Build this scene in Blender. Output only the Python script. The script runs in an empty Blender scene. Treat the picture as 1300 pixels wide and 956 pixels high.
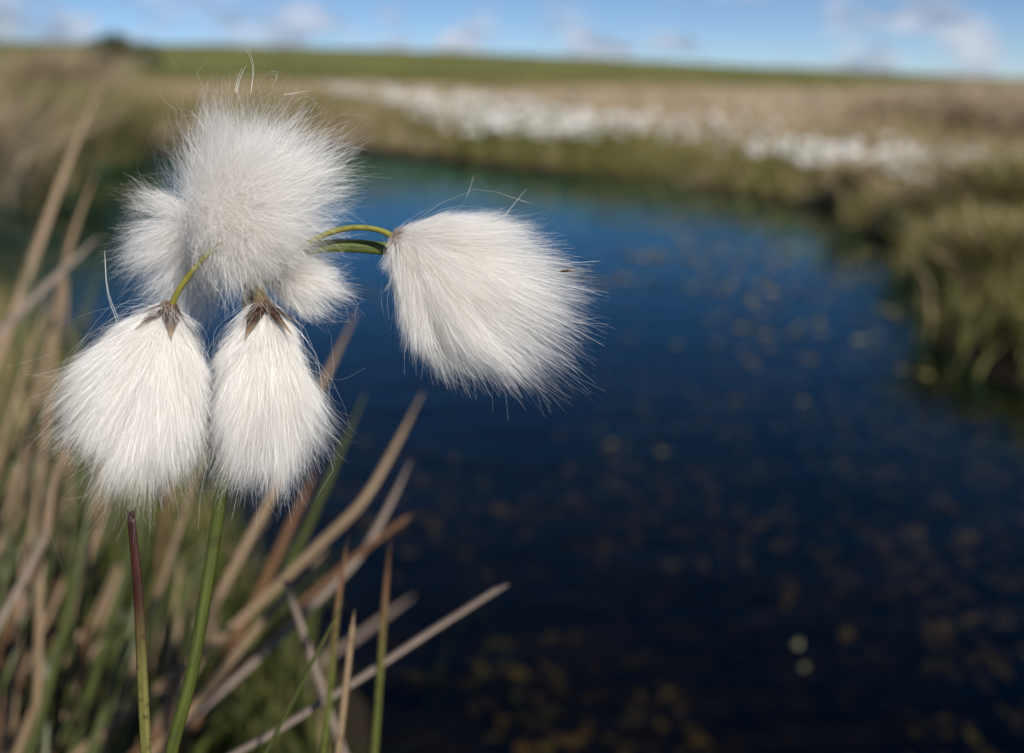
import bpy, math
import numpy as np
from mathutils import Vector

S = bpy.context.scene
COL = S.collection
rng = np.random.default_rng(7)

# ------------------------------------------------------------------ camera
CAM_H, PITCH, LENS, FSTOP, FOCUS = 0.55, math.radians(16.4), 35.0, 9.2, 0.186
cam_d = bpy.data.cameras.new("camera")
cam = bpy.data.objects.new("camera", cam_d)
COL.objects.link(cam)
cam.location = (0, 0, CAM_H)
cam.rotation_euler = (math.pi / 2 - PITCH, 0, 0)
cam_d.lens, cam_d.sensor_width = LENS, 36.0
cam_d.clip_start, cam_d.clip_end = 0.01, 8000
cam_d.dof.use_dof = True
cam_d.dof.focus_distance = FOCUS
cam_d.dof.aperture_fstop = FSTOP
S.camera = cam

# ------------------------------------------------------------------ light
SUN_EL, SUN_AZ = math.radians(42), math.radians(154)      # azimuth clockwise from +Y: behind the camera, to its right
W = bpy.data.worlds.new("World")
S.world = W
W.use_nodes = True
nt = W.node_tree
for n in list(nt.nodes):
    nt.nodes.remove(n)
out = nt.nodes.new("ShaderNodeOutputWorld")
bg = nt.nodes.new("ShaderNodeBackground")
bg.inputs["Strength"].default_value = 0.066
sky = nt.nodes.new("ShaderNodeTexSky")
sky.sky_type = 'NISHITA'
sky.sun_disc = False
sky.sun_elevation = SUN_EL
sky.sun_rotation = SUN_AZ
sky.air_density, sky.dust_density, sky.ozone_density = 0.55, 0.0, 5.5
tc = nt.nodes.new("ShaderNodeTexCoord")
sep = nt.nodes.new("ShaderNodeSeparateXYZ")
nt.links.new(tc.outputs["Generated"], sep.inputs[0])
# small cumulus low over the horizon: noise in direction space, thinning out with elevation
mp = nt.nodes.new("ShaderNodeMapping")
mp.inputs["Scale"].default_value = (13.0, 13.0, 23.0)
mp.inputs["Location"].default_value = (1.3, 0.4, 0.2)
nt.links.new(tc.outputs["Generated"], mp.inputs["Vector"])
nz = nt.nodes.new("ShaderNodeTexNoise")
nz.inputs["Scale"].default_value = 1.25
nz.inputs["Detail"].default_value = 5.0
nz.inputs["Roughness"].default_value = 0.5
nt.links.new(mp.outputs[0], nz.inputs["Vector"])
cr = nt.nodes.new("ShaderNodeValToRGB")
cr.color_ramp.elements[0].position, cr.color_ramp.elements[0].color = 0.47, (0, 0, 0, 1)
cr.color_ramp.elements[1].position, cr.color_ramp.elements[1].color = 0.60, (1, 1, 1, 1)
nt.links.new(nz.outputs["Fac"], cr.inputs[0])
hr = nt.nodes.new("ShaderNodeMapRange")
hr.inputs["From Min"].default_value, hr.inputs["From Max"].default_value = 0.03, 0.15
hr.inputs["To Min"].default_value, hr.inputs["To Max"].default_value = 1.0, 0.0
nt.links.new(sep.outputs["Z"], hr.inputs["Value"])
mul = nt.nodes.new("ShaderNodeMath"); mul.operation = 'MULTIPLY'
nt.links.new(cr.outputs["Color"], mul.inputs[0]); nt.links.new(hr.outputs[0], mul.inputs[1])
mul2 = nt.nodes.new("ShaderNodeMath"); mul2.operation = 'MULTIPLY'; mul2.inputs[1].default_value = 0.8
nt.links.new(mul.outputs[0], mul2.inputs[0])
nz2 = nt.nodes.new("ShaderNodeTexNoise"); nz2.inputs["Scale"].default_value = 2.4
mp2 = nt.nodes.new("ShaderNodeMapping"); mp2.inputs["Scale"].default_value = (9, 9, 26); mp2.inputs["Location"].default_value = (4, 2, 1)
nt.links.new(tc.outputs["Generated"], mp2.inputs["Vector"]); nt.links.new(mp2.outputs[0], nz2.inputs["Vector"])
cc = nt.nodes.new("ShaderNodeValToRGB")                    # shaded bases and lit tops
cc.color_ramp.elements[0].position, cc.color_ramp.elements[0].color = 0.40, (3.4, 3.9, 5.2, 1)
cc.color_ramp.elements[1].position, cc.color_ramp.elements[1].color = 0.62, (7.8, 7.9, 8.8, 1)
nt.links.new(nz2.outputs["Fac"], cc.inputs[0])
mixc = nt.nodes.new("ShaderNodeMixRGB")
nt.links.new(mul2.outputs[0], mixc.inputs["Fac"])
nt.links.new(sky.outputs["Color"], mixc.inputs["Color1"])
nt.links.new(cc.outputs["Color"], mixc.inputs["Color2"])
nt.links.new(mixc.outputs[0], bg.inputs["Color"])
nt.links.new(bg.outputs[0], out.inputs[0])

sd = bpy.data.lights.new("sun", 'SUN')
sd.energy, sd.angle, sd.color = 4.8, math.radians(0.5), (1.0, 0.955, 0.885)
sun = bpy.data.objects.new("sun", sd)
COL.objects.link(sun)
sv = Vector((math.sin(SUN_AZ) * math.cos(SUN_EL), math.cos(SUN_AZ) * math.cos(SUN_EL), math.sin(SUN_EL)))
sun.rotation_euler = sv.to_track_quat('Z', 'Y').to_euler()
sun.location = (1, -2, 4)

S.view_settings.view_transform = 'Standard'
S.view_settings.look = 'None'
S.view_settings.exposure = 0.38
S.view_settings.gamma = 1.0
S.render.engine = 'CYCLES'
S.cycles.max_bounces = 16
S.cycles.diffuse_bounces = 16
S.cycles.transmission_bounces = 8
S.cycles.transparent_max_bounces = 16

# ------------------------------------------------------------------ camera geometry (photo pixels, 1300 x 956)
FPX = 1300 * LENS / 36.0
C0 = np.array([0, 0, CAM_H])
AR = np.array([1.0, 0, 0])
AU = np.array([0, math.sin(PITCH), math.cos(PITCH)])
AF = np.array([0, math.cos(PITCH), -math.sin(PITCH)])
def P(x, y, d):
    return C0 + d * (AF + AR * (x - 650) / FPX + AU * (478 - y) / FPX)
def G(x, y, z=0.0):
    r = AF + AR * (x - 650) / FPX + AU * (478 - y) / FPX
    return C0 + r * ((z - CAM_H) / r[2])

# ------------------------------------------------------------------ helpers
def np_mesh(name, verts, faces, mat, attrs=None, smooth=True):
    verts = np.asarray(verts, dtype=np.float32).reshape(-1, 3)
    faces = np.asarray(faces, dtype=np.int32)
    k = faces.shape[1]
    me = bpy.data.meshes.new(name)
    me.vertices.add(len(verts)); me.vertices.foreach_set("co", verts.ravel())
    me.loops.add(faces.size); me.loops.foreach_set("vertex_index", faces.ravel())
    me.polygons.add(len(faces))
    me.polygons.foreach_set("loop_start", np.arange(0, faces.size, k, dtype=np.int32))
    me.polygons.foreach_set("loop_total", np.full(len(faces), k, dtype=np.int32))
    me.polygons.foreach_set("use_smooth", np.full(len(faces), smooth, dtype=bool))
    for a, v in (attrs or {}).items():
        at = me.attributes.new(a, 'FLOAT', 'POINT')
        at.data.foreach_set("value", np.asarray(v, dtype=np.float32).ravel())
    me.materials.append(mat)
    me.update(calc_edges=True)
    me.validate()
    return me
def link(name, me, parent=None):
    o = bpy.data.objects.new(name, me)
    COL.objects.link(o)
    if parent is not None:
        o.parent = parent
    return o
def tag(o, label=None, cat=None, group=None, kind=None):
    if cat and not kind: kind = "thing"
    for k, v in (("label", label), ("category", cat), ("group", group), ("kind", kind)):
        if v: o[k] = v
    return o
def spline(pts, n):
    """Smooth curve through pts (Hermite, chord-length knots, so uneven spacing makes no loops), n samples, as many per span."""
    p = np.asarray(pts, float)
    h = np.linalg.norm(np.diff(p, axis=0), axis=1)[:, None] + 1e-9
    dl = np.diff(p, axis=0) / h
    m = np.vstack([dl[:1], (dl[:-1] * h[1:] + dl[1:] * h[:-1]) / (h[1:] + h[:-1]), dl[-1:]])
    u = np.linspace(0, len(h) - 1e-9, n)
    i = u.astype(int); f = (u - i)[:, None]; hh = h[i]
    return ((2 * f**3 - 3 * f**2 + 1) * p[i] + (f**3 - 2 * f**2 + f) * hh * m[i] + (-2 * f**3 + 3 * f**2) * p[i + 1] + (f**3 - f**2) * hh * m[i + 1])
def tube(name, pts, rad, mat, parent=None, sides=10, n=24, flat=1.0, side_hint=(1, 0, 0), keel=0.0, rough=0.0):
    """A tapering stem or leaf: elliptical section (flat = thickness/width), keel pulls a groove into one face."""
    c = spline(pts, n)
    tng = np.gradient(c, axis=0); tng /= np.linalg.norm(tng, axis=1)[:, None]
    s = np.asarray(side_hint, float)[None] - tng * (tng @ np.asarray(side_hint, float))[:, None]
    s /= np.linalg.norm(s, axis=1)[:, None]
    b = np.cross(tng, s)
    t = np.linspace(0, 1, n)
    r = np.interp(t, np.linspace(0, 1, len(rad)), rad)
    if rough:
        r = r * (1 + rough * rng.normal(size=n))
    a = np.linspace(0, 2 * np.pi, sides, endpoint=False)
    ca, sa = np.cos(a), np.sin(a)
    off = -keel * np.exp(-(ca / 0.45) ** 2) * (sa > 0)
    v = c[:, None] + r[:, None, None] * (ca[None, :, None] * s[:, None] + (flat * sa + off)[None, :, None] * b[:, None])
    verts = np.vstack([v.reshape(-1, 3), c[:1], c[-1:]])
    f = []
    for i in range(n - 1):
        for j in range(sides):
            k = (j + 1) % sides
            f += [(i * sides + j, i * sides + k, (i + 1) * sides + k), (i * sides + j, (i + 1) * sides + k, (i + 1) * sides + j)]
    e0, e1 = n * sides, n * sides + 1
    for j in range(sides):
        k = (j + 1) % sides
        f += [(e0, k, j), (e1, (n - 1) * sides + j, (n - 1) * sides + k)]
    tt = np.concatenate([np.repeat(t, sides), [0, 1]])
    aa = np.concatenate([np.tile(a / (2 * np.pi), n), [0, 0]])
    return link(name, np_mesh(name, verts, f, mat, {"t": tt, "around": aa}), parent)

# ------------------------------------------------------------------ materials
class Mat:
    def __init__(self, name):
        self.m = bpy.data.materials.new(name); self.m.use_nodes = True
        self.t = self.m.node_tree
        for n in list(self.t.nodes): self.t.nodes.remove(n)
        self.out = self.n("ShaderNodeOutputMaterial")
    def n(self, typ, **kw):
        x = self.t.nodes.new(typ)
        for k, v in kw.items():
            if isinstance(getattr(x, k, None), (str, bool)) or k in ("operation", "blend_type", "attribute_name"):
                setattr(x, k, v)
        return x
    def l(self, a, b): self.t.links.new(a, b)
    def attr(self, name):
        x = self.n("ShaderNodeAttribute"); x.attribute_name = name; return x.outputs["Fac"]
    def noise(self, scale, detail=3, rough=0.55, vec=None, stretch=None, coord="Object"):
        x = self.n("ShaderNodeTexNoise"); x.inputs["Scale"].default_value = scale
        x.inputs["Detail"].default_value = detail; x.inputs["Roughness"].default_value = rough
        if vec is None:
            vec = self.n("ShaderNodeTexCoord").outputs[coord]
        if stretch:
            mp = self.n("ShaderNodeMapping"); mp.inputs["Scale"].default_value = stretch
            self.l(vec, mp.inputs["Vector"]); vec = mp.outputs[0]
        self.l(vec, x.inputs["Vector"])
        return x.outputs["Fac"]
    def ramp(self, fac, stops, interp='LINEAR'):
        x = self.n("ShaderNodeValToRGB"); x.color_ramp.interpolation = interp
        e = x.color_ramp.elements
        while len(e) < len(stops): e.new(0.5)
        for i, (p, c) in enumerate(stops):
            e[i].position = p; e[i].color = (*c, 1)
        self.l(fac, x.inputs[0]); return x.outputs["Color"]
    def mix(self, fac, a, b, blend='MIX'):
        x = self.n("ShaderNodeMixRGB"); x.blend_type = blend
        for s, v in ((x.inputs[0], fac), (x.inputs[1], a), (x.inputs[2], b)):
            if isinstance(v, (int, float)): s.default_value = v
            elif isinstance(v, tuple): s.default_value = (*v, 1)
            else: self.l(v, s)
        return x.outputs[0]
    def math(self, op, a, b=0.0):
        x = self.n("ShaderNodeMath"); x.operation = op
        for s, v in ((x.inputs[0], a), (x.inputs[1], b)):
            if isinstance(v, (int, float)): s.default_value = v
            else: self.l(v, s)
        return x.outputs[0]
    def leafy(self, col, rough=0.5, trans=0.25, spec=0.35, bump=None, bstr=0.2):
        p = self.n("ShaderNodeBsdfPrincipled"); p.inputs["Roughness"].default_value = rough
        p.inputs["Specular IOR Level"].default_value = spec
        self.l(col, p.inputs["Base Color"])
        if bump is not None:
            b = self.n("ShaderNodeBump"); b.inputs["Strength"].default_value = bstr; b.inputs["Distance"].default_value = 0.0003
            self.l(bump, b.inputs["Height"]); self.l(b.outputs[0], p.inputs["Normal"])
        tr = self.n("ShaderNodeBsdfTranslucent"); self.l(col, tr.inputs["Color"])
        m = self.n("ShaderNodeMixShader"); m.inputs[0].default_value = trans
        self.l(p.outputs[0], m.inputs[1]); self.l(tr.outputs[0], m.inputs[2]); self.l(m.outputs[0], self.out.inputs[0])
        return self.m

# cotton bristles: white translucent ribbons, brownish at the very root
M = Mat("bristle_white")
tt = M.attr("t"); rr = M.attr("rnd")
white = M.ramp(rr, [(0.0, (0.78, 0.72, 0.65)), (0.35, (0.89, 0.87, 0.835)), (1.0, (0.915, 0.91, 0.90))])
root = M.mix(M.ramp(M.math('ADD', tt, M.math('MULTIPLY', rr, 0.06)), [(0.07, (1, 1, 1)), (0.22, (0, 0, 0))]), white, (0.34, 0.22, 0.14))
d = M.n("ShaderNodeBsdfDiffuse"); M.l(root, d.inputs["Color"])
tr = M.n("ShaderNodeBsdfTranslucent"); M.l(root, tr.inputs["Color"])
gl = M.n("ShaderNodeBsdfGlossy"); gl.inputs["Roughness"].default_value = 0.34; gl.inputs["Color"].default_value = (1, 1, 1, 1)
m1 = M.n("ShaderNodeMixShader"); m1.inputs[0].default_value = 0.45
M.l(d.outputs[0], m1.inputs[1]); M.l(tr.outputs[0], m1.inputs[2])
m2 = M.n("ShaderNodeMixShader"); m2.inputs[0].default_value = 0.06
M.l(m1.outputs[0], m2.inputs[1]); M.l(gl.outputs[0], m2.inputs[2]); M.l(m2.outputs[0], M.out.inputs[0])
MAT_BRISTLE = M.m

M = Mat("scale_brown")
nzf = M.noise(900, 4)
col = M.mix(M.ramp(M.attr("t"), [(0.6, (0, 0, 0)), (1.0, (1, 1, 1))]), M.ramp(nzf, [(0.3, (0.016, 0.009, 0.007)), (0.7, (0.075, 0.033, 0.016))]), (0.42, 0.30, 0.20))
MAT_SCALE = M.leafy(col, 0.45, 0.3, 0.3)
M = Mat("seed_core_brown")
MAT_CORE = M.leafy(M.ramp(M.noise(700), [(0.3, (0.03, 0.018, 0.012)), (0.7, (0.14, 0.07, 0.035))]), 0.7, 0.0)

def stem_mat(name, lo, hi, dark, streak=0.5, top=None, rough=0.4):
    M = Mat(name)
    c2 = M.n("ShaderNodeCombineXYZ")
    M.l(M.math('MULTIPLY', M.attr("around"), 14.0), c2.inputs[0]); M.l(M.math('MULTIPLY', M.attr("t"), 9.0), c2.inputs[1])
    oi = M.n("ShaderNodeObjectInfo"); M.l(M.math('MULTIPLY', oi.outputs["Random"], 50.0), c2.inputs[2])
    f = M.noise(1.0, 5, 0.65, vec=c2.outputs[0])
    c = M.ramp(f, [(0.25, lo), (0.7, hi)])
    sp = M.noise(420, 3)
    c = M.mix(M.ramp(sp, [(0.54, (0, 0, 0)), (0.66, (1, 1, 1))]), c, M.mix(streak, c, dark))
    c = M.mix(M.math('MULTIPLY', oi.outputs["Random"], 0.45), c, M.mix(1.0, c, (0.62, 0.58, 0.5), 'MULTIPLY'))
    if top:
        c = M.mix(M.ramp(M.math('ADD', M.attr("t"), M.math('MULTIPLY', f, 0.10)), top[:2]), c, M.ramp(f, top[2]))
    return M.leafy(c, rough, 0.12, 0.4, bump=f, bstr=0.5)
MAT_STEM = stem_mat("stem_green", (0.022, 0.034, 0.006), (0.090, 0.108, 0.020), (0.03, 0.03, 0.01))
MAT_BRACT = stem_mat("bract_olive", (0.035, 0.06, 0.012), (0.13, 0.16, 0.03), (0.03, 0.02, 0.01))
MAT_SHEATH = stem_mat("sheath_brown", (0.05, 0.022, 0.012), (0.20, 0.17, 0.05), (0.02, 0.012, 0.01))
MAT_PEDICEL = stem_mat("pedicel_olive", (0.13, 0.13, 0.02), (0.27, 0.25, 0.05), (0.06, 0.04, 0.01))
MAT_BROKEN = stem_mat("broken_leaf_olive", (0.075, 0.075, 0.015), (0.17, 0.16, 0.045), (0.05, 0.02, 0.01), 0.8,
                      top=((0.55, (0, 0, 0)), (0.80, (1, 1, 1)), [(0.3, (0.012, 0.005, 0.004)), (0.7, (0.062, 0.014, 0.008))]))
MAT_STRAW = stem_mat("rush_straw", (0.15, 0.10, 0.055), (0.29, 0.205, 0.125), (0.12, 0.07, 0.04), 0.5, rough=0.6)
MAT_GREY = stem_mat("rush_bleached", (0.135, 0.10, 0.078), (0.24, 0.19, 0.155), (0.14, 0.10, 0.08), 0.5, rough=0.6)
MAT_RUST = stem_mat("rush_rust", (0.085, 0.040, 0.018), (0.175, 0.090, 0.040), (0.05, 0.02, 0.01), 0.5, rough=0.6)
MAT_GREEN = stem_mat("rush_green", (0.026, 0.036, 0.008), (0.082, 0.094, 0.020), (0.03, 0.03, 0.01), 0.5, rough=0.4)
MAT_TWOTONE = stem_mat("rush_browning", (0.06, 0.085, 0.014), (0.13, 0.14, 0.03), (0.04, 0.02, 0.01), 0.5,
                       top=((0.55, (0, 0, 0)), (0.85, (1, 1, 1)), [(0.3, (0.09, 0.04, 0.02)), (0.7, (0.17, 0.09, 0.045))]))

def grass_mat(name, stops):
    M = Mat(name)
    c = M.ramp(M.attr("hue"), stops)
    return M.leafy(c, 0.55, 0.25, 0.2)
HUES = [(0.0, (0.028, 0.042, 0.010)), (0.3, (0.115, 0.128, 0.030)), (0.55, (0.26, 0.22, 0.082)), (0.8, (0.40, 0.30, 0.19)), (1.0, (0.50, 0.40, 0.29))]
MAT_GRASS = grass_mat("grass_blades", HUES)
MAT_WEED = grass_mat("pond_weed", [(0.0, (0.10, 0.075, 0.03)), (0.5, (0.24, 0.17, 0.07)), (1.0, (0.25, 0.24, 0.09))])
M = Mat("cotton_tuft_far")
MAT_TUFT = M.leafy(M.ramp(M.attr("t"), [(0.45, (0.12, 0.13, 0.04)), (0.5, (0.74, 0.72, 0.68))], 'CONSTANT'), 0.8, 0.3, 0.1)
M = Mat("pale_leaf")
MAT_PALE = M.leafy(M.ramp(M.noise(60), [(0.3, (0.10, 0.095, 0.05)), (0.7, (0.17, 0.16, 0.09))]), 0.45, 0.2)
M = Mat("olive_leaf")
MAT_OLIVE = M.leafy(M.ramp(M.noise(60), [(0.3, (0.07, 0.066, 0.018)), (0.7, (0.14, 0.13, 0.04))]), 0.45, 0.2)
M = Mat("bush_leaf")
MAT_BUSH = M.leafy(M.ramp(M.attr("hue"), [(0, (0.020, 0.035, 0.010)), (1, (0.07, 0.09, 0.028))]), 0.5, 0.2)
M = Mat("bush_wood")
MAT_WOOD = M.leafy(M.ramp(M.noise(30), [(0.3, (0.05, 0.035, 0.025)), (0.7, (0.13, 0.095, 0.07))]), 0.8, 0.0)

# moor ground: peat, dead grass and green patches by noise
M = Mat("moor_ground")
geo = M.n("ShaderNodeNewGeometry")
n1 = M.noise(0.12, 6, 0.6, vec=geo.outputs["Position"])
n2 = M.noise(2.2, 6, 0.65, vec=geo.outputs["Position"])
c = M.ramp(n2, [(0.28, (0.12, 0.085, 0.045)), (0.5, (0.22, 0.175, 0.085)), (0.72, (0.36, 0.275, 0.17))])
g = M.ramp(n1, [(0.35, (0.075, 0.085, 0.022)), (0.65, (0.135, 0.135, 0.036))])
c = M.mix(M.attr("green"), c, g)
c = M.mix(M.attr("peat"), c, M.ramp(n2, [(0.3, (0.012, 0.009, 0.006)), (0.7, (0.035, 0.024, 0.014))]))
MAT_MOOR = M.leafy(c, 0.9, 0.0, 0.1)

# pond: Fresnel reflection over brown tannin-stained clear water
M = Mat("pond_water")
pos = M.n("ShaderNodeNewGeometry").outputs["Position"]
w1 = M.noise(5.0, 4, 0.55, vec=pos, stretch=(1, 2.2, 1)); w2 = M.noise(38, 3, 0.5, vec=pos)
h = M.math('ADD', w1, M.math('MULTIPLY', w2, 0.10))
b = M.n("ShaderNodeBump"); b.inputs["Strength"].default_value = 0.28; b.inputs["Distance"].default_value = 0.012
M.l(h, b.inputs["Height"])
fr = M.n("ShaderNodeFresnel"); fr.inputs["IOR"].default_value = 1.333; M.l(b.outputs[0], fr.inputs["Normal"])
gl = M.n("ShaderNodeBsdfGlossy"); gl.inputs["Roughness"].default_value = 0.03; gl.inputs["Color"].default_value = (0.40, 0.85, 1.0, 1)  # blue tint paints a deeper sky into the reflection, not the water's own colour
M.l(b.outputs[0], gl.inputs["Normal"])
tp = M.n("ShaderNodeBsdfTransparent"); tp.inputs["Color"].default_value = (0.44, 0.40, 0.27, 1)
mx = M.n("ShaderNodeMixShader"); M.l(fr.outputs[0], mx.inputs[0]); M.l(tp.outputs[0], mx.inputs[1]); M.l(gl.outputs[0], mx.inputs[2])
M.l(mx.outputs[0], M.out.inputs[0])
MAT_WATER = M.m

# ------------------------------------------------------------------ terrain
SHORE_PX = [(430, 1000), (330, 800), (220, 660), (100, 520), (0, 440), (-260, 400), (-320, 330), (-150, 262), (0, 240), (100, 203),
            (140, 176), (235, 170), (330, 180), (470, 193), (560, 202), (650, 214), (750, 223), (850, 233), (950, 249), (1060, 270),
            (1130, 303), (1180, 338), (1200, 385), (1215, 432), (1255, 468), (1320, 490), (1450, 520), (1750, 560), (1750, 1250), (430, 1250)]
SHORE = np.array([G(x, y)[:2] for x, y in SHORE_PX])
def shore_dist(pts):
    """Signed distance to the pond's edge, negative over the water."""
    p = np.asarray(pts, float)[:, :2]
    a = SHORE; b = np.roll(SHORE, -1, axis=0)
    best = np.full(len(p), 1e9); inside = np.zeros(len(p), bool)
    for (ax, ay), (bx, by) in zip(a, b):
        ex, ey = bx - ax, by - ay
        t = np.clip(((p[:, 0] - ax) * ex + (p[:, 1] - ay) * ey) / (ex * ex + ey * ey + 1e-12), 0, 1)
        best = np.minimum(best, np.hypot(p[:, 0] - ax - t * ex, p[:, 1] - ay - t * ey))
        c = ((ay > p[:, 1]) != (by > p[:, 1])) & (p[:, 0] < (bx - ax) * (p[:, 1] - ay) / (by - ay + 1e-12) + ax)
        inside ^= c
    return np.where(inside, -best, best)
def sstep(a, b, x):
    t = np.clip((x - a) / (b - a), 0, 1); return t * t * (3 - 2 * t)
_k = rng.uniform(-1, 1, (24, 2)); _k /= np.linalg.norm(_k, axis=1)[:, None]
_f = np.geomspace(0.5, 14, 24); _p = rng.uniform(0, 6.28, 24)
def bumps(x, y):
    s = 0
    for (kx, ky), f, p in zip(_k, _f, _p):
        s = s + np.sin((kx * x + ky * y) * f + p) / f ** 0.8
    return s * 0.018
def ground_h(x, y):
    x = np.asarray(x, float); y = np.asarray(y, float)
    sd_ = shore_dist(np.stack([x.ravel(), y.ravel()], 1)).reshape(x.shape)
    r = np.hypot(x, y)
    left = sstep(0.2, 2.2, -x) * sstep(3.0, 5.0, y) * sstep(30, 12, y)
    bank = 0.03 + (0.06 + 0.16 * left) * sstep(0.0, 0.25, sd_) + 0.12 * sstep(0.3, 3.0, sd_) * sstep(1.0, 3.0, y)
    h = np.where(sd_ > 0, bank + bumps(x, y) * sstep(0, 0.6, sd_), -0.30 * sstep(0.02, 0.5, -sd_) + 0.03 * sstep(0.06, 0, -sd_))
    az = np.arctan2(x, np.maximum(y, 0.01))
    slope = np.interp(az, [-1.2, -0.5, -0.22, 0.0, 0.25, 0.48, 0.9], [0.030, 0.036, 0.0345, 0.0275, 0.0150, 0.0035, -0.002])
    crest = 230.0
    hill = (CAM_H + slope * np.minimum(r, crest)) - 0.25
    hill = hill - 0.004 * np.maximum(r - crest, 0) * 0.0
    k = sstep(25, crest, r) * (y > 0)
    return h + (hill - 0.1) * k + 0.5 * bumps(x * 0.05, y * 0.05) * sstep(20, 200, r) * 4

def axis(n, near, far, c=0.0):
    u = np.linspace(-1, 1, n)
    s = np.sinh(u * math.asinh(far / near)) * near
    return s + c
xs = axis(231, 1.1, 3000); ys = axis(261, 1.3, 3000, 3.0)
X, Y = np.meshgrid(xs, ys)
Z = ground_h(X, Y)
nx, ny = len(xs), len(ys)
i0 = (np.arange(ny - 1)[:, None] * nx + np.arange(nx - 1)[None]).ravel()
F = np.stack([i0, i0 + 1, i0 + nx + 1, i0 + nx], 1)
sdg = shore_dist(np.stack([X.ravel(), Y.ravel()], 1))
R_ = np.hypot(X, Y).ravel()
green = sstep(45, 90, R_) * 0.95
peat = np.where(sdg < 0.10, 1.0, 0.0) + 0.75 * sstep(0.8, 0.1, sdg) * (sdg > 0) + 0.8 * (R_ < 2.2)
moor = link("moor_ground", np_mesh("moor_ground", np.stack([X, Y, Z], -1), F, MAT_MOOR, {"green": green, "peat": np.clip(peat, 0, 1)}))
tag(moor, kind="structure")

lo, hi = SHORE.min(0) - 0.15, SHORE.max(0) + 0.15
gx, gy = np.linspace(lo[0], hi[0], 40), np.linspace(lo[1], hi[1], 50)
WX, WY = np.meshgrid(gx, gy)
i0 = (np.arange(49)[:, None] * 40 + np.arange(39)[None]).ravel()
water = link("pond_water", np_mesh("pond_water", np.stack([WX, WY, np.zeros_like(WX)], -1), np.stack([i0, i0 + 1, i0 + 41, i0 + 40], 1), MAT_WATER))
tag(water, kind="structure")

# ------------------------------------------------------------------ grass
def grass_data(base, h, w, hue, lean=0.35, curl=0.25, bias=(0.0, 0.0)):
    n = len(base)
    a = rng.uniform(0, 2 * np.pi, n)
    ld = np.stack([np.cos(a) + bias[0], np.sin(a) + bias[1], np.zeros(n)], 1)
    l1 = (rng.uniform(0.1, 1, n) * lean * h)[:, None]
    cu = (rng.uniform(0, 1, n) * curl * h)[:, None]
    up = np.array([0, 0, 1.0])
    b = rng.uniform(0, np.pi, n)
    sd_ = np.stack([np.cos(b), np.sin(b), np.zeros(n)], 1) * (w / 2)[:, None]
    mid = base + up * (h * 0.55)[:, None] + ld * l1 * 0.45
    tip = base + up * (h * rng.uniform(0.85, 1.0, n))[:, None] + ld * (l1 + cu)
    v = np.stack([base - sd_, base + sd_, mid - sd_ * 0.8, mid + sd_ * 0.8, tip], 1)
    f = np.array([[0, 1, 3], [0, 3, 2], [2, 3, 4]])[None] + (np.arange(n) * 5)[:, None, None]
    return v.reshape(-1, 3), f.reshape(-1, 3), np.repeat(np.clip(hue, 0, 1), 5)
def grass(name, *a, mat=None, parent=None, **k):
    v, f, hu = grass_data(*a, **k)
    return link(name, np_mesh(name, v, f, mat or MAT_GRASS, {"hue": hu}), parent)
def scatter(n, x0, x1, y0, y1, dmin=0.0, dmax=99.0):
    p = np.stack([rng.uniform(x0, x1, n), rng.uniform(y0, y1, n)], 1)
    s = shore_dist(p)
    k = (s > dmin) & (s < dmax) & (np.abs(p[:, 0]) < 0.60 * np.abs(p[:, 1]) + 1.2)   # what this side of the moor can show
    p, s = p[k], s[k]
    return np.column_stack([p, ground_h(p[:, 0], p[:, 1]) - 0.01]), s
def patch(p, f, seed):
    r = np.random.default_rng(seed); s = 0
    for i in range(7):
        k = r.normal(size=2) * f
        s = s + np.sin(p[:, 0] * k[0] + p[:, 1] * k[1] + r.uniform(0, 6.28))
    return s / 2.6

# green fringe all along the far and side shore
p, s = scatter(420000, -6, 6, 0.9, 12, -0.12, 1.4)
p = p[rng.uniform(size=len(p)) < np.where(s < 0, 0.55 * sstep(-0.12, 0.0, s) * (p[:, 0] > 0.3), 0.75)]; s = shore_dist(p)
n = len(p)
hue = 0.50 + 0.16 * patch(p, 3.0, 1) + 0.08 * patch(p, 9.0, 21) + rng.normal(0, 0.19, n) + 0.14 * sstep(0.4, 1.3, s)
hue = np.maximum(hue + 0.13 * sstep(0.2, 1.2, p[:, 0]) * sstep(1.2, 3.0, p[:, 1]), rng.uniform(0.26, 0.46, n))
h = rng.uniform(0.10, 0.25, n) * (0.7 + 0.4 * sstep(0, 0.5, s)) * np.where(p[:, 1] < 4.4, 1.15, 1)
tag(grass("shore_grass", p, h, rng.uniform(0.004, 0.008, n), hue, 0.5, 0.4), "short green and straw grass fringing the far edge of the pond", "grass", kind="stuff")
# straw coloured moor grass behind it
p, s = scatter(240000, -14, 12, 2.6, 26, 0.9, 22)
n = len(p); rr = np.hypot(p[:, 0], p[:, 1])
hue = 0.80 + 0.14 * patch(p, 0.9, 2) + 0.10 * patch(p, 3.5, 3) + rng.normal(0, 0.12, n)
h = rng.uniform(0.14, 0.30, n)
tag(grass("moor_grass", p, h, rng.uniform(0.005, 0.010, n) * np.clip(rr / 8, 1, 2.5), hue, 0.6, 0.5), "bleached straw moor grass stretching behind the pond", "grass", kind="stuff")
p, s = scatter(64000, -60, 60, 22, 95, 1, 200)
n = len(p); rr = np.hypot(p[:, 0], p[:, 1])
hue = 0.62 - 0.34 * sstep(35, 60, rr) + 0.14 * patch(p, 0.25, 4) + rng.normal(0, 0.10, n)
tag(grass("hill_grass", p, rng.uniform(0.2, 0.45, n), rng.uniform(0.03, 0.07, n) * np.clip(rr / 30, 1, 3), hue, 0.6, 0.4), "rough olive grass covering the low rise under the sky", "grass", kind="stuff")
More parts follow.
